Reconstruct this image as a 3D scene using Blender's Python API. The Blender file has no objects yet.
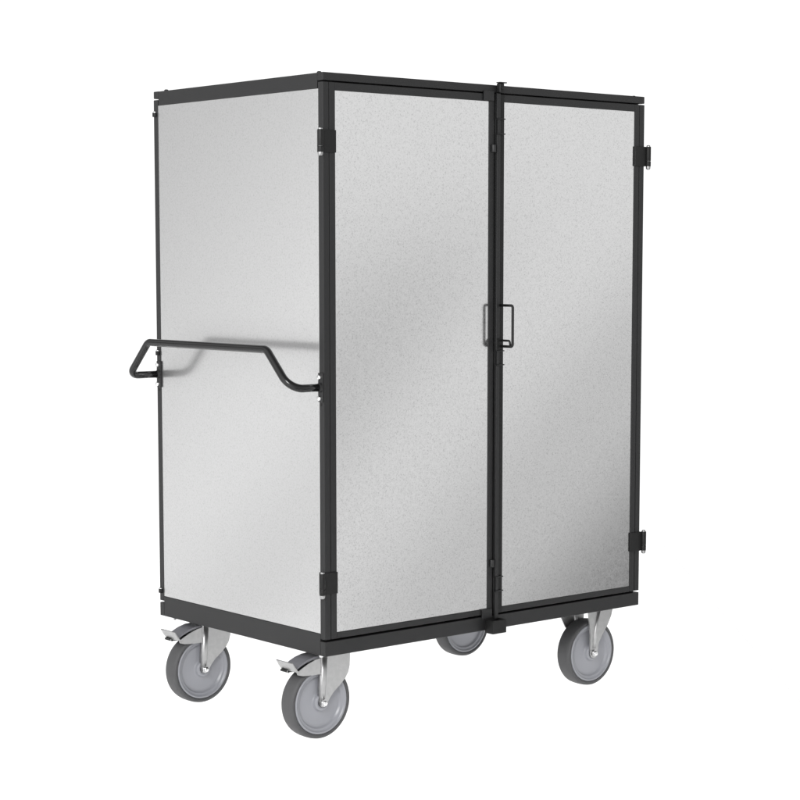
import bpy, bmesh, math
from mathutils import Vector, Matrix

S = bpy.context.scene
COL = S.collection
PI = math.pi

# ---------------------------------------------------------------- dimensions (metres)
W, D, H = 1.184, 0.784, 1.5          # cabinet body
ZF = 0.2445                          # base frame height above the floor
R_WHEEL, W_TYRE = 0.0995, 0.052
CX, CY = W / 2, D / 2

# ---------------------------------------------------------------- materials
def new_mat(name):
    m = bpy.data.materials.new(name)
    m.use_nodes = True
    nt = m.node_tree
    return m, nt, nt.nodes['Principled BSDF']

def powder_coat(name, col, rough, bump=0.06, scale=900, spec=0.5):
    m, nt, p = new_mat(name)
    p.inputs['Base Color'].default_value = (*col, 1)
    p.inputs['Specular IOR Level'].default_value = spec
    tc = nt.nodes.new('ShaderNodeTexCoord')
    n = nt.nodes.new('ShaderNodeTexNoise'); n.inputs['Scale'].default_value = scale; n.inputs['Detail'].default_value = 2
    nt.links.new(tc.outputs['Object'], n.inputs['Vector'])
    b = nt.nodes.new('ShaderNodeBump'); b.inputs['Strength'].default_value = bump; b.inputs['Distance'].default_value = 0.0006
    nt.links.new(n.outputs['Fac'], b.inputs['Height']); nt.links.new(b.outputs['Normal'], p.inputs['Normal'])
    n2 = nt.nodes.new('ShaderNodeTexNoise'); n2.inputs['Scale'].default_value = 14; n2.inputs['Detail'].default_value = 3
    nt.links.new(tc.outputs['Object'], n2.inputs['Vector'])
    mr = nt.nodes.new('ShaderNodeMapRange')
    mr.inputs['To Min'].default_value = rough - 0.03; mr.inputs['To Max'].default_value = rough + 0.03
    nt.links.new(n2.outputs['Fac'], mr.inputs['Value']); nt.links.new(mr.outputs['Result'], p.inputs['Roughness'])
    return m

def galvanised(name, lo, hi, rough, scale, fleck):
    """zinc sheet: fine spangle of slightly darker flecks"""
    m, nt, p = new_mat(name)
    p.inputs['Metallic'].default_value = 1.0
    tc = nt.nodes.new('ShaderNodeTexCoord')
    n = nt.nodes.new('ShaderNodeTexNoise'); n.inputs['Scale'].default_value = scale
    n.inputs['Detail'].default_value = 3; n.inputs['Roughness'].default_value = 0.65
    nt.links.new(tc.outputs['Object'], n.inputs['Vector'])
    rp = nt.nodes.new('ShaderNodeValToRGB')
    e = rp.color_ramp.elements
    e[0].position = 0.32; e[0].color = (lo * fleck, lo * fleck, lo * fleck * 1.0, 1)
    e[1].position = 0.66; e[1].color = (hi, hi, hi, 1)
    k = e.new(0.435); k.color = (lo, lo, lo, 1)
    nt.links.new(n.outputs['Fac'], rp.inputs['Fac']); nt.links.new(rp.outputs['Color'], p.inputs['Base Color'])
    n2 = nt.nodes.new('ShaderNodeTexNoise'); n2.inputs['Scale'].default_value = scale * 0.6; n2.inputs['Detail'].default_value = 2
    nt.links.new(tc.outputs['Object'], n2.inputs['Vector'])
    mr = nt.nodes.new('ShaderNodeMapRange')
    mr.inputs['To Min'].default_value = rough - 0.05; mr.inputs['To Max'].default_value = rough + 0.05
    nt.links.new(n2.outputs['Fac'], mr.inputs['Value']); nt.links.new(mr.outputs['Result'], p.inputs['Roughness'])
    b = nt.nodes.new('ShaderNodeBump'); b.inputs['Strength'].default_value = 0.05; b.inputs['Distance'].default_value = 0.0002
    nt.links.new(n.outputs['Fac'], b.inputs['Height']); nt.links.new(b.outputs['Normal'], p.inputs['Normal'])
    return m

M = {}
M['black'] = powder_coat('black powder coat', (0.0110, 0.0110, 0.0114), 0.44, spec=0.36)
M['tube'] = powder_coat('black gloss tube', (0.004, 0.004, 0.0042), 0.15, 0.012, spec=0.40)
M['dark'] = powder_coat('black plastic', (0.006, 0.006, 0.006), 0.5, 0.05, spec=0.28)
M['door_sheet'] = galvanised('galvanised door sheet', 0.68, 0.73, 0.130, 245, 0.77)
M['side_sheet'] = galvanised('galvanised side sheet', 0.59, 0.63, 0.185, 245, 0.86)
def add_broad_lobe(m, weight, rough):
    nt = m.node_tree; p = nt.nodes['Principled BSDF']; out = nt.nodes['Material Output']
    g = nt.nodes.new('ShaderNodeBsdfPrincipled'); g.inputs['Metallic'].default_value = 1.0; g.inputs['Roughness'].default_value = rough
    nt.links.new(p.inputs['Base Color'].links[0].from_socket, g.inputs['Base Color'])
    x = nt.nodes.new('ShaderNodeMixShader'); x.inputs['Fac'].default_value = weight
    nt.links.new(p.outputs[0], x.inputs[1]); nt.links.new(g.outputs[0], x.inputs[2]); nt.links.new(x.outputs[0], out.inputs['Surface'])
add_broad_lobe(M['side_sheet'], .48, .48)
M['zinc'] = galvanised('zinc plated steel', 0.41, 0.45, 0.40, 60, 0.985)
M['bolt'] = galvanised('bright bolt steel', 0.72, 0.82, 0.22, 200, 0.95)
M['pin'] = galvanised('dull hinge pin steel', 0.34, 0.40, 0.30, 200, 0.95)
M['rubber'] = powder_coat('grey tyre rubber', (0.056, 0.056, 0.058), 0.6, 0.12, 500)
M['rim'] = powder_coat('grey wheel plastic', (0.245, 0.249, 0.270), 0.30, 0.03, 300)
M['brake'] = powder_coat('grey brake plastic', (0.155, 0.155, 0.170), 0.40, 0.05, 400)

# ---------------------------------------------------------------- mesh helpers
def box(bm, x0, x1, y0, y1, z0, z1, bev=0.0012, mi=0, seg=2):
    r = bmesh.ops.create_cube(bm, size=1)
    vs = r['verts']
    for v in vs:
        v.co = Vector(((x0 + x1) / 2 + v.co.x * (x1 - x0), (y0 + y1) / 2 + v.co.y * (y1 - y0), (z0 + z1) / 2 + v.co.z * (z1 - z0)))
    fs = {f for v in vs for f in v.link_faces}
    for f in fs: f.material_index = mi
    if bev:
        es = list({e for v in vs for e in v.link_edges})
        bmesh.ops.bevel(bm, geom=es, offset=bev, segments=seg, affect='EDGES', profile=0.5)

def cyl(bm, c, axis, r, length, mi=0, n=28, bev=0.0, r2=None):
    """cylinder centred on c along the axis"""
    axis = Vector(axis).normalized()
    q = Vector((0, 0, 1)).rotation_difference(axis).to_matrix().to_4x4()
    res = bmesh.ops.create_cone(bm, cap_ends=True, segments=n, radius1=r, radius2=r if r2 is None else r2, depth=length,
                                matrix=Matrix.Translation(Vector(c)) @ q)
    fs = {f for v in res['verts'] for f in v.link_faces}
    for f in fs: f.material_index = mi; f.smooth = len(f.verts) == 4
    if bev:
        es = [e for e in {e for v in res['verts'] for e in v.link_edges} if any(len(f.verts) > 4 for f in e.link_faces)]
        bmesh.ops.bevel(bm, geom=es, offset=bev, segments=2, affect='EDGES', profile=0.5)

def dome(bm, c, axis, r, h, mi=0):
    """bolt head: a short drum with a rounded top"""
    axis = Vector(axis).normalized(); c = Vector(c)
    prof = [(r, 0), (r, h * .45), (r * .88, h * .75), (r * .55, h * .95), (0.0, h)]
    lathe(bm, prof, c, axis, mi, 20)

def lathe(bm, prof, c, axis, mi=0, n=48, closed=False, mats=None):
    """profile (radius, height) spun round the axis through c"""
    axis = Vector(axis).normalized(); c = Vector(c)
    q = Vector((0, 0, 1)).rotation_difference(axis).to_matrix()
    rings = []
    for (r, h) in prof:
        if r < 1e-6:
            rings.append([bm.verts.new(c + q @ Vector((0, 0, h)))])
        else:
            rings.append([bm.verts.new(c + q @ Vector((r * math.cos(2 * PI * i / n), r * math.sin(2 * PI * i / n), h))) for i in range(n)])
    m = len(rings)
    for k in range(m if closed else m - 1):
        a, b = rings[k], rings[(k + 1) % m]
        for i in range(n):
            j = (i + 1) % n
            if len(a) == 1 and len(b) == 1: continue
            if len(a) == 1: f = bm.faces.new((a[0], b[j], b[i]))
            elif len(b) == 1: f = bm.faces.new((a[i], a[j], b[0]))
            else: f = bm.faces.new((a[i], a[j], b[j], b[i]))
            f.smooth = True; f.material_index = mats[k] if mats else mi

def fillet(pts, rad, n=10):
    pts = [Vector(p) for p in pts]
    if not isinstance(rad, (list, tuple)): rad = [rad] * len(pts)
    out = [pts[0]]
    for i in range(1, len(pts) - 1):
        a, b, c = pts[i - 1], pts[i], pts[i + 1]
        u = (a - b).normalized(); v = (c - b).normalized()
        ang = u.angle(v)
        t = rad[i] / math.tan(ang / 2)
        p0, p1 = b + u * t, b + v * t
        ctr = b + (u + v).normalized() * (rad[i] / math.sin(ang / 2))
        w0, w1 = p0 - ctr, p1 - ctr
        tot = w0.angle(w1); ax = w0.cross(w1).normalized()
        for k in range(n + 1):
            out.append(ctr + Matrix.Rotation(tot * k / n, 3, ax) @ w0)
    out.append(pts[-1])
    return out

def tube(bm, path, r, mi=0, n=20, caps=True):
    path = [Vector(p) for p in path]
    t0 = (path[1] - path[0]).normalized()
    ref = Vector((0, 0, 1)) if abs(t0.z) < .9 else Vector((1, 0, 0))
    nrm = t0.cross(ref).normalized()
    rings = []
    for i, p in enumerate(path):
        t = (path[min(i + 1, len(path) - 1)] - path[max(i - 1, 0)]).normalized()
        nrm = (nrm - t * nrm.dot(t)).normalized()
        bi = t.cross(nrm)
        rings.append([bm.verts.new(p + (nrm * math.cos(2 * PI * k / n) + bi * math.sin(2 * PI * k / n)) * r) for k in range(n)])
    for a, b in zip(rings, rings[1:]):
        for k in range(n):
            f = bm.faces.new((a[k], a[(k + 1) % n], b[(k + 1) % n], b[k])); f.smooth = True; f.material_index = mi
    if caps:
        bm.faces.new(rings[0][::-1]).material_index = mi; bm.faces.new(rings[-1]).material_index = mi

def prism_xz(bm, pts, y0, y1, mi=0, bev=0.001):
    """outline in X-Z given a thickness along Y"""
    a = [bm.verts.new((x, y0, z)) for x, z in pts]; b = [bm.verts.new((x, y1, z)) for x, z in pts]
    n = len(pts); fs = [bm.faces.new(a), bm.faces.new(b[::-1])]
    for i in range(n): fs.append(bm.faces.new((a[i], b[i], b[(i + 1) % n], a[(i + 1) % n])))
    for f in fs: f.material_index = mi
    if bev:
        es = [e for f in fs[:2] for e in f.edges]
        bmesh.ops.bevel(bm, geom=list(set(es)), offset=bev, segments=2, affect='EDGES', profile=0.5)

def shape(fn):
    bm = bmesh.new(); fn(bm); return bm

def obj(name, bm, mats, parent=None, loc=(0, 0, 0), smooth=False):
    bmesh.ops.recalc_face_normals(bm, faces=bm.faces)
    me = bpy.data.meshes.new(name); bm.to_mesh(me); bm.free()
    for m in (mats if isinstance(mats, (list, tuple)) else [mats]): me.materials.append(M[m])
    o = bpy.data.objects.new(name, me); COL.objects.link(o); o.location = loc
    if parent is not None: o.parent = parent
    return o

OFF = (-CX, -CY, ZF)     # cabinet drawings start at the front left bottom corner of the base
def part(name, bm, mats, parent, first=True):
    """a part drawn in cabinet coordinates; sub-parts inherit the offset from their part"""
    return obj(name, bm, mats, parent, OFF if first else (0, 0, 0))

# ---------------------------------------------------------------- the trolley
root = bpy.data.objects.new('cabinet_trolley', None); COL.objects.link(root)
root.location = (CX, CY, 0)
root['label'] = 'tall two-door cabinet trolley, galvanised panels in black frame, standing on four grey wheels'
root['category'] = 'trolley'

T = 0.0212            # depth of the front and rear beams, posts and doors
bm = bmesh.new()      # base frame: four beams and the deck
box(bm, 0, W, 0, T, 0, 0.0388, 0.0016)
box(bm, 0, W, D - T, D, 0, 0.0388, 0.0016)
box(bm, 0, 0.03, T + .0005, D - T - .0005, 0, 0.0582, 0.0016)
box(bm, W - 0.03, W, T + .0005, D - T - .0005, 0, 0.0582, 0.0016)
box(bm, 0.0305, W - 0.0305, T + .001, D - T - .001, 0.012, 0.037, 0.0006)
box(bm, 0.0305, W - 0.0305, T + .003, T + .02, 0.0375, 0.0585, 0.0006)
box(bm, 0.0305, W - 0.0305, D - T - .02, D - T - .003, 0.0375, 0.0585, 0.0006)
base = part('base_frame', bm, 'black', root)
for (x, y) in ((0.012, 0.727), (0.012, 0.034), (W - .012, .727), (W - .012, .034)):
    part('bolt', shape(lambda b: (dome(b, (x, y, 0.0), (0, 0, -1), 0.0064, 0.0085))), 'bolt', base, False)
bm = bmesh.new()      # keeper that takes the foot of the locking rod
box(bm, 0.5604, 0.6115, -0.034, -0.0305, -0.0065, 0.031, 0.001)
box(bm, 0.5604, 0.5635, -0.0305, -0.0005, -0.0065, 0.031, 0.001)
box(bm, 0.6085, 0.6115, -0.0305, -0.0005, -0.0065, 0.031, 0.001)
box(bm, 0.5636, 0.6084, -0.0304, -0.0006, -0.006, -0.002, 0.0005)
box(bm, 0.6116, 0.6145, -0.030, -0.0005, -0.0065, 0.004, 0.0006)
part('rod_keeper', bm, 'dark', base, False)

bm = bmesh.new()      # roof: front and rear rails, side rails, sheet
box(bm, 0, W, 0, 0.0243, 1.4795, H, 0.0022)
box(bm, 0, W, D - 0.0243, D, 1.4795, H, 0.0022)
box(bm, 0, 0.03, 0.0248, D - 0.0248, 1.4602, H - .0006, 0.0016)
box(bm, W - 0.03, W, 0.0248, D - 0.0248, 1.4602, H - .0006, 0.0016)
box(bm, 0.0305, W - .0305, 0.0248, D - .0248, 1.488, 1.498, 0.0006)
box(bm, 0.0305, W - 0.0305, 0.0248, 0.045, 1.455, 1.4875, 0.0006)
box(bm, 0.0305, W - 0.0305, D - 0.045, D - 0.0248, 1.455, 1.4875, 0.0006)
roof = part('roof', bm, 'black', root)
for x in (0.013, W - .013):
    for y in (0.032, 0.737):
        part('bolt', shape(lambda b: dome(b, (x, y, H - .001), (0, 0, 1), 0.0062, 0.0055)), 'black', roof, False)

# corner posts, each with a shallow groove line and (left hand side) the holes under the push handle
for x0 in (0.0, W - 0.0186):
    for y0 in (0.0, D - T):
        bm = bmesh.new()
        box(bm, x0, x0 + 0.0186, y0, y0 + T, 0.0442, 1.4762, 0.0016)
        yi = T + .0006 if y0 == 0 else D - T - .0206
        xi = 0.006 if x0 == 0 else W - .032
        box(bm, xi, xi + 0.026, yi, yi + .02, 0.0592, 1.4545, 0.0006)       # inner leg of the post profile
        if x0 == 0:
            cyl(bm, (-.0002, y0 + T / 2 + (.003 if y0 == 0 else -.001), 0.6565), (1, 0, 0), 0.0042, 0.0006, 1, 20)
        post = part('corner_post', bm, ['black', 'dark'], root)
        if x0 == 0 and y0 > 0:     # bolt studs on the rear post
            for z in (1.440, 0.7665, 0.078):
                b2 = bmesh.new()
                cyl(b2, (-.0015, y0 + .013, z - .005), (0, 0, 1), 0.0068, 0.012, 0, 20, .001)
                cyl(b2, (-.0015, y0 + .013, z + .002), (0, 0, 1), 0.0055, 0.005, 1, 20, .0015)
                part('bolt', b2, ['dark', 'bolt'], post, False)

# side and rear sheets
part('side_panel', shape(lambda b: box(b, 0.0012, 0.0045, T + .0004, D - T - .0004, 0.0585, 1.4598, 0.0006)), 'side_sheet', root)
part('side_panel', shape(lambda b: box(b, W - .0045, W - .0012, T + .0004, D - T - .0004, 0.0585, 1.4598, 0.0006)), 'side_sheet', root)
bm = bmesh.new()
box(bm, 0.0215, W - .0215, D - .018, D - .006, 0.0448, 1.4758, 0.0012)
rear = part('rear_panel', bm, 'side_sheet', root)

# doors
ST = 0.0193           # stile width
def door(xa, xb, hinge_left):
    bm = bmesh.new()
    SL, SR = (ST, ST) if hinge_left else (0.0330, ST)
    z0, z1 = 0.0442, 1.4762
    zb, zt = 0.0602, 1.4562
    y0, y1 = 0.0006, T - .0012
    box(bm, xa, xa + SL, y0, y1, z0, z1, 0.0014, 0 if hinge_left else 1)  # lock-side stile in darker black: the rod's shade put into its colour
    box(bm, xb - SR, xb, y0, y1, z0, z1, 0.0014)
    box(bm, xa + SL + .0002, xb - SR - .0002, y0 + .0002, y1, zt, z1 - .0002, 0.0012)
    box(bm, xa + SL + .0002, xb - SR - .0002, y0 + .0002, y1, z0 + .0002, zb, 0.0012)
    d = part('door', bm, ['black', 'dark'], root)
    part('door_panel', shape(lambda b: box(b, xa + SL + .0004, xb - SR - .0004, y0 + .0022, y0 + .008, zb + .0003, zt - .0003, 0.0005)), 'door_sheet', d, False)
    s = 1 if hinge_left else -1
    xe = 0.0 if hinge_left else W
    for zc in (1.3275, 0.1925):
        bm = bmesh.new()
        h = 0.0285
        a, b_ = sorted((xe - s * .004, xe + s * .0395))
        box(bm, a, b_, -0.0035, -0.0002, zc - h, zc + h, 0.0008)                        # leaf lying across post and stile
        a, b_ = sorted((xe - s * .0036, xe - s * .0002))
        box(bm, a, b_, 0.000, 0.0208, zc - h, zc + h, 0.0008)                           # leaf on the post's outer side
        px, py = xe - s * .0125, -0.005
        cyl(bm, (px, py, zc + .008), (0, 0, 1), 0.0078, 0.041, 0, 28, .0008)
        cyl(bm, (px, py, zc - .0208), (0, 0, 1), 0.0078, 0.0150, 0, 28, .0008)
        cyl(bm, (px, py, zc), (0, 0, 1), 0.0052, 0.064, 1, 20, .001)
        dome(bm, (px, py, zc - .0284), (0, 0, -1), 0.0070, 0.0100, 1)
        dome(bm, (px, py, zc + .0286), (0, 0, 1), 0.0058, 0.0048, 1)
        a, b_ = sorted((xe - s * .0125, xe - s * .003))
        box(bm, a, b_, -0.0034, 0.0015, zc - h + .001, zc + h - .001, 0.0005)
        part('hinge', bm, ['dark', 'pin'], d, False)
    return d

d1 = door(0.0203, 0.5898, True)
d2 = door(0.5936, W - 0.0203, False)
bm = bmesh.new()      # meeting strip behind the gap, and bumpers and stop plates on the front
box(bm, 0.575, 0.612, T + .008, T + .012, 0.062, 1.452, 0.0006)
part('meeting_strip', bm, 'dark', d1, False)
for z in (1.3295, 0.187):
    b = bmesh.new(); cyl(b, (0.5842, -0.003, z), (0, 0, 1), 0.0065, 0.021, 0, 22, .0015)
    box(b, 0.5795, 0.5885, -.003, .0004, z - .009, z + .009, .0006)
    part('bumper', b, 'black', d1, False)
for (za, zb) in ((1.457, 1.4835), (0.0345, 0.0605)):
    part('stop_plate', shape(lambda b: box(b, 0.547, 0.5845, -0.0042, -0.0004, za, zb, 0.0008)), 'black', d1, False)

# locking rod, its guides, head and the pull handle
RX0, RX1, RY0, RY1 = 0.5922, 0.6043, -0.0082, 0.0002
guides = ((1.3675, 1.4108), (0.7377, 0.7792), (0.1067, 0.1493))
bm = bmesh.new()
zz = [0.030] + [z for g in guides[::-1] for z in g] + [1.4785]
for za, zb in zip(zz[0::2], zz[1::2]):               # the bar shows between the guides and is hidden inside them
    box(bm, RX0, RX1, RY0, RY1, za + .0002, zb - .0002, 0.0014)
for za, zb in guides:
    box(bm, RX0 + .0036, RX1 - .001, RY0 + .002, RY1 - .0006, za - .002, zb + .002, 0)
rod = part('locking_rod', bm, 'black', root)
for (za, zb) in guides:
    b = bmesh.new()
    box(b, RX0 + .0034, RX1 + .0004, RY0 + .0004, 0.0002, za + .003, zb - .003, 0.001)
    for z in (za, zb - .003):
        box(b, RX0 + .0010, 0.6215, RY0 - .0018, 0.0000, z, z + .003, 0.0006)
    part('rod_guide', b, 'black', rod, False)
b = bmesh.new()
box(b, .594, .611, -0.0165, -0.0008, 1.4790, 1.5050, 0.0035, 0, 3)
box(b, .593, .6195, -0.0175, -0.002, 1.5052, 1.5080, 0.0008)
cyl(b, (.6025, -0.0170, 1.492), (0, 1, 0), 0.0045, 0.003, 0, 20, .0006)
part('lock_cam', b, 'dark', rod, False)
b = bmesh.new()
hx = 0.6095
tube(b, fillet([(hx, 0.0, 0.903), (hx, -0.0548, 0.903), (hx, -0.0548, 0.7905), (hx, 0.0, 0.7905)], 0.007), 0.0037, 0, 14)
tube(b, fillet([(hx, 0.0, 0.8065), (hx, -0.0430, 0.8065), (hx, -0.0462, 0.7905)], 0.006), 0.0030, 0, 12)
box(b, RX0 + .001, 0.6165, RY0 - .0016, -.0002, 0.782, 0.813, 0.001)
part('pull_handle', b, 'dark', rod, False)

# push handle on the left end
YN, YF, ZH, ZT, XO = 0.0125, D - 0.0125, 0.7015, 0.7985, -0.100
bm = bmesh.new()
path = fillet([(-.004, YN, ZH), (XO, YN, ZH), (XO, 0.112, ZT), (XO, D - 0.112, ZT), (XO, YF, ZH), (-.004, YF, ZH)],
              [0, .042, .028, .028, .030, 0], 14)
tube(bm, path, 0.0102, 0, 28)
ph = part('push_handle', bm, 'tube', root)
for y in (YN, YF):
    b = bmesh.new()
    box(b, -.0042, -.0003, y - .0115, y + .0085, 0.664, 0.739, 0.0012)
    lathe(b, [(0.0125, 0), (0.0125, .002), (0.0108, .005), (0.0098, .009)], (-.0042, y, ZH), (-1, 0, 0), 0, 28)
    part('mounting_plate', b, 'black', ph, False)
    for z in (0.6735, 0.7275):
        part('bolt', shape(lambda q: dome(q, (-.0042, y + .002, z), (-1, 0, 0), 0.0068, 0.0062)), 'bolt', ph, False)

# ---------------------------------------------------------------- casters (drawn round the wheel centre)
TOP = ZF - R_WHEEL - 0.0006
LEG_Y = W_TYRE / 2 + .0062
def rounded_hub(x0, z0, r, a0, a1, n=8):
    return [(x0 + r * math.cos(a0 + (a1 - a0) * k / n), z0 + r * math.sin(a0 + (a1 - a0) * k / n)) for k in range(n + 1)]

def wheel(caster):
    hw, R = W_TYRE / 2, R_WHEEL
    bm = bmesh.new()
    prof = [(.0868, -hw * .90), (.0890, -hw * .985), (.0925, -hw), (.0955, -hw * .95), (.0980, -hw * .82), (.0991, -hw * .5), (R, 0)]
    prof = prof + [(r, -h) for r, h in prof[-2::-1]]
    prof += [(.0845, hw * .80), (.0835, 0), (.0845, -hw * .80)]
    lathe(bm, prof, (0, 0, 0), (0, 1, 0), 0, 96, True)
    obj('tyre', bm, 'rubber', caster)
    bm = bmesh.new()
    e = hw - .019
    half = [(.0120, .0225 + e), (.0205, .0222 + e), (.0222, .0206 + e), (.0232, .0130 + e), (.0250, .0100 + e), (.0290, .0088 + e), (.0600, .0066 + e),
            (.0668, .0066 + e), (.0690, .0080 + e), (.0712, .0128 + e), (.0730, .0136 + e), (.0775, .0142 + e), (.0792, .0160 + e), (.0806, .0186 + e),
            (.0835, .0190 + e), (.0850, .0184 + e), (.0862, .0165 + e)]
    prof = half + [(r, -h) for r, h in half[::-1]]
    lathe(bm, prof, (0, 0, 0), (0, 1, 0), 0, 96, True)
    obj('rim', bm, 'rim', caster)
    bm = bmesh.new()
    cyl(bm, (0, 0, 0), (0, 1, 0), .0070, .0800, 0, 24, .0005)
    for s in (-1, 1):
        cyl(bm, (0, s * (LEG_Y + .0048), 0), (0, 1, 0), .0105, .0040, 0, 6, .0006)
        dome(bm, (0, s * (LEG_Y + .0066), 0), (0, s, 0), .0080, .0075, 0)
    obj('axle', bm, 'bolt', caster)

def swivel_caster(loc):
    bm = bmesh.new()
    leg = [(-.008, TOP - .014), (-.006, .060), (-.011, .012)] + rounded_hub(0, 0, .0118, PI * .95, PI * 1.85) + \
          [(.022, .012), (.036, .026), (.058, .042), (.074, .056), (.085, .072), (.090, .090), (.092, TOP - .018)]
    for s in (-1, 1):
        prism_xz(bm, leg, s * LEG_Y - .0018, s * LEG_Y + .0018, 0, .0009)
        # rolled stiffening edge down the front of the leg
        pts = [(-.002, s * (LEG_Y - .0060), .006), (.002, s * (LEG_Y - .0056), .060), (.006, s * (LEG_Y - .0056), TOP - .018)]
        tube(bm, [Vector(p) for p in pts], .0112, 0, 24)
    box(bm, -.008, .092, -LEG_Y - .0019, LEG_Y + .0019, TOP - .018, TOP - .0125, .0012)
    cyl(bm, (.050, 0, TOP - .0092), (0, 0, 1), .036, .0065, 0, 40, .001)
    box(bm, .000, .100, -.043, .043, TOP - .0058, TOP, .001)
    c = obj('caster', bm, 'zinc', root, loc)
    wheel(c)
    bm = bmesh.new()                         # curved plastic brake arm over the tread
    top = [(-.004, .1285), (-.026, .1270), (-.049, .1215), (-.067, .1135), (-.083, .1025)]
    low = [(-.085, .0980), (-.068, .1080), (-.049, .1155), (-.026, .1205), (-.004, .1220)]
    prism_xz(bm, (top + low)[::-1], -.0285, .0285, 0, .0012)
    obj('brake_arm', bm, 'brake', c)
    for s in (-1, 1):                        # metal cheeks of the brake
        bm = bmesh.new()
        prism_xz(bm, [(.000, .1245), (-.026, .1190), (-.050, .1110), (-.070, .1015), (-.086, .0930), (-.083, .0860), (-.068, .0815), (-.036, .0790), (.000, .0785)],
                 s * .0312 - .0013, s * .0312 + .0013, 0, .0006)
        obj('brake_bracket', bm, 'zinc', c)
    bm = bmesh.new()
    prism_xz(bm, [(-.0790, .0905), (-.0805, .0930), (-.0850, .0965), (-.0935, .1080), (-.1020, .1210), (-.1042, .1200), (-.0958, .1060), (-.0870, .0940)], -.036, .036, 0, .0005)
    prism_xz(bm, [(-.0830, .0905), (-.0880, .0945), (-.0925, .0935), (-.0915, .0885), (-.0860, .0865)], .002, .034, 1, .0012)
    obj('brake_pedal', bm, ['zinc', 'dark'], c)
    return c

def fixed_caster(loc):
    bm = bmesh.new()
    half = [(-.026, TOP - .006), (-.023, TOP - .030), (-.014, .055), (-.016, .018)] + rounded_hub(0, 0, .0155, PI * .95, PI * 2.05) + \
           [(.020, .030), (.036, .052), (.058, .078), (.074, .106), (.083, TOP - .006)]
    prism_xz(bm, half, -LEG_Y - .0018, -LEG_Y + .0018, 0, .0009)
    prism_xz(bm, [(-x, z) for x, z in half], LEG_Y - .0018, LEG_Y + .0018, 0, .0009)
    for s in (-1, 1):                        # pressed rib down each leg
        tube(bm, [(s * x, -s * (LEG_Y + .0002), z) for x, z in ((.001, .014), (.006, .060), (.022, TOP - .006))], .0065, 0, 16)
    box(bm, -.080, .080, -.043, .043, TOP - .0058, TOP, .001)
    c = obj('caster', bm, 'zinc', root, loc)
    wheel(c)
    return c

def wl(x, y): return (x - CX, y - CY, R_WHEEL)
c_a = swivel_caster(wl(0.0583, 0.119))
c_b = fixed_caster(wl(1.077, 0.114))
def copy_tree(o, parent, loc):
    c = o.copy(); COL.objects.link(c); c.parent = parent; c.location = loc
    for ch in o.children:
        k = ch.copy(); COL.objects.link(k); k.parent = c
    return c
copy_tree(c_a, root, wl(0.0583, 0.676))
copy_tree(c_b, root, wl(1.077, 0.676))

# ---------------------------------------------------------------- floor: white translucent sheet, lit by an added lamp below to wash out shadows
m = bpy.data.materials.new('white acrylic sheet'); m.use_nodes = True
nt = m.node_tree; nt.nodes.clear()
out = nt.nodes.new('ShaderNodeOutputMaterial')
tr = nt.nodes.new('ShaderNodeBsdfTranslucent'); tr.inputs['Color'].default_value = (.93, .93, .93, 1)
df = nt.nodes.new('ShaderNodeBsdfDiffuse'); df.inputs['Color'].default_value = (.88, .88, .88, 1)
mx = nt.nodes.new('ShaderNodeMixShader'); mx.inputs['Fac'].default_value = .12
nt.links.new(tr.outputs[0], mx.inputs[1]); nt.links.new(df.outputs[0], mx.inputs[2]); nt.links.new(mx.outputs[0], out.inputs['Surface'])
M['underlit'] = m
FW, FL = 2.95, 4.5                                # turned square to the camera so panel reflections run past its edges
floor = obj('floor', shape(lambda b: box(b, -FW / 2, FW / 2, -FL / 2, FL / 2, -.006, 0, 0)), 'underlit')
YAW = math.radians(40.2915)
sy_, cy_ = math.sin(YAW), math.cos(YAW)
fu, fv = -0.125, 1.35
floor.location = (fu * cy_ + fv * sy_, -fu * sy_ + fv * cy_, 0)
floor.rotation_euler = (0, 0, -YAW)
floor['kind'] = 'structure'

def area(name, loc, target, sx, sy, power, spread=PI):
    l = bpy.data.lights.new(name, 'AREA'); l.shape = 'RECTANGLE'; l.size = sx; l.size_y = sy; l.energy = power; l.spread = spread
    o = bpy.data.objects.new(name, l); COL.objects.link(o); o.location = loc
    o.rotation_euler = (Vector(target) - Vector(loc)).to_track_quat('-Z', 'Y').to_euler()
    return o
lamp = area('underfloor_fill', (0, 0, 0), (0, 0, 1), FW, FL, 26)  # unseen lamp, added so the floor stays white under the trolley
lamp.location = (floor.location.x, floor.location.y, -.035)
lamp.rotation_euler = (PI, 0, -YAW)
area('key_softbox', (-3.2, -2.6, 2.6), (0.2, 0.3, 0.8), 1.2, 1.6, 120)

# ---------------------------------------------------------------- studio surroundings (world): white sweep behind, made-up light bands for the panels to mirror
wd = bpy.data.worlds.new('World'); S.world = wd; wd.use_nodes = True
nt = wd.node_tree; nt.nodes.clear()
N, L = nt.nodes, nt.links
out = N.new('ShaderNodeOutputWorld'); bg = N.new('ShaderNodeBackground'); L.new(bg.outputs[0], out.inputs['Surface'])
tc = N.new('ShaderNodeTexCoord'); DIR = tc.outputs['Generated']
def val(x): return x
def mth(op, a, b=None, c=None, clamp=False):
    n = N.new('ShaderNodeMath'); n.operation = op; n.use_clamp = clamp
    for i, v in enumerate((a, b, c)):
        if v is None: continue
        if isinstance(v, (int, float)): n.inputs[i].default_value = v
        else: L.new(v, n.inputs[i])
    return n.outputs[0]
def dot(v):
    n = N.new('ShaderNodeVectorMath'); n.operation = 'DOT_PRODUCT'
    L.new(DIR, n.inputs[0]); n.inputs[1].default_value = v
    return n.outputs['Value']
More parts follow.
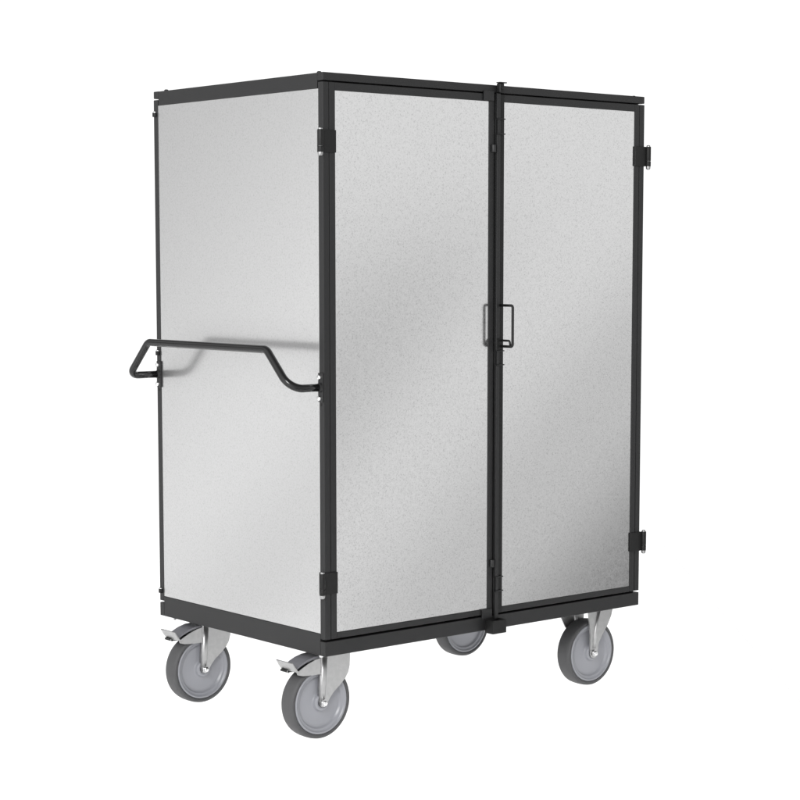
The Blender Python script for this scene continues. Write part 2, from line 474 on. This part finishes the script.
def sstep(x, a, b):
    n = N.new('ShaderNodeMapRange'); n.interpolation_type = 'SMOOTHSTEP'
    L.new(x, n.inputs['Value']); n.inputs['From Min'].default_value = a; n.inputs['From Max'].default_value = b
    return n.outputs['Result']
def gauss(x, c, w):
    d = mth('DIVIDE', mth('SUBTRACT', x, c), w)
    return mth('POWER', 2.71828, mth('MULTIPLY', mth('MULTIPLY', d, d), -1.0))
def mixv(f, a, b):      # a*(1-f)+b*f
    return mth('ADD', mth('MULTIPLY', a, mth('SUBTRACT', 1.0, f)), mth('MULTIPLY', b, f))
z = dot((0, 0, 1))
back = dot((sy_, cy_, 0))                       # towards the white sweep behind the trolley
fr = dot((sy_, -cy_, 0))                        # towards the front right of the studio
s_f = dot((cy_, sy_, 0))                        # sideways within that direction
lf = dot((-sy_, cy_, 0))                        # towards the left
s_l = dot((-cy_, -sy_, 0))
def ramp(x, stops):                              # smooth run of light and dark bands across one direction
    a, b = stops[0][0], stops[-1][0]
    n = N.new('ShaderNodeMapRange'); L.new(x, n.inputs['Value'])
    n.inputs['From Min'].default_value = a; n.inputs['From Max'].default_value = b
    r = N.new('ShaderNodeValToRGB'); r.color_ramp.interpolation = 'EASE'
    e = r.color_ramp.elements
    e[1].position = 1.0; e[1].color = (stops[-1][1] / 2,) * 3 + (1,)
    e[0].position = 0.0; e[0].color = (stops[0][1] / 2,) * 3 + (1,)
    for p, v in stops[1:-1]:
        el = e.new((p - a) / (b - a)); el.color = (v / 2, v / 2, v / 2, 1)
    L.new(n.outputs['Result'], r.inputs['Fac'])
    sp = N.new('ShaderNodeSeparateColor'); L.new(r.outputs['Color'], sp.inputs['Color'])
    return mth('MULTIPLY', sp.outputs['Red'], 2.0)
# front right: slanted bands made up to give the doors their diagonal sheen
w_f = mth('SUBTRACT', mth('MULTIPLY', s_f, 1.2), z)
Lf = ramp(w_f, ((-.25, .86), (-.06, .90), (.022, .60), (.088, 1.03), (.132, .98), (.176, .58), (.216, .93), (.285, .22), (.34, .22), (.42, .72), (.52, .95)))
Lf = mixv(sstep(z, -.04, .06), Lf, 0.97)
# left: the same on that side
w_l = mth('SUBTRACT', mth('MULTIPLY', s_l, 1.2), z)
Ll = ramp(w_l, ((-.30, .50), (-.19, .62), (-.10, 1.10), (-.055, .95), (-.020, 1.5), (.008, 2.9), (.028, 1.0), (.044, .02), (.080, .02), (.110, 1.4), (.20, 1.25)))
base_v = mth('ADD', mth('ADD', 0.85, mth('MULTIPLY', sstep(dot((-1, 0, 0)), .1, .9), 1.2)), mth('MULTIPLY', sstep(z, .30, .65), -0.45))
v = mixv(sstep(fr, .80, .93), base_v, Lf)
v = mixv(sstep(lf, .86, .95), v, Ll)
v = mixv(sstep(back, .45, .75), v, mth('SUBTRACT', 1.12, mth('MULTIPLY', sstep(z, .22, .5), .98)))
L.new(v, bg.inputs['Strength']); bg.inputs['Color'].default_value = (1, 1, 1, 1)

# ---------------------------------------------------------------- camera
cam = bpy.data.cameras.new('camera'); co = bpy.data.objects.new('camera', cam); COL.objects.link(co)
pitch, roll = math.radians(5.80679), math.radians(0.010226)
fwd = Vector((sy_ * math.cos(pitch), cy_ * math.cos(pitch), -math.sin(pitch)))
right = Vector((cy_, -sy_, 0)); up = right.cross(fwd)
r2 = right * math.cos(roll) + up * math.sin(roll); u2 = -right * math.sin(roll) + up * math.cos(roll)
mw = Matrix((r2, u2, -fwd)).transposed().to_4x4()
mw.translation = Vector((-3.03297, -3.92859, 1.0325594 + ZF))
co.matrix_world = mw
cam.sensor_width = 36; cam.lens = 1937.58 / 800 * 36
cam.shift_x = -12.798 / 800; cam.shift_y = 55.014 / 800
cam.clip_start = 0.05; cam.clip_end = 200
S.camera = co

S.view_settings.view_transform = 'Standard'; S.view_settings.look = 'None'
S.view_settings.exposure = 0; S.view_settings.gamma = 1
S.render.film_transparent = False
S.cycles.use_denoising = True
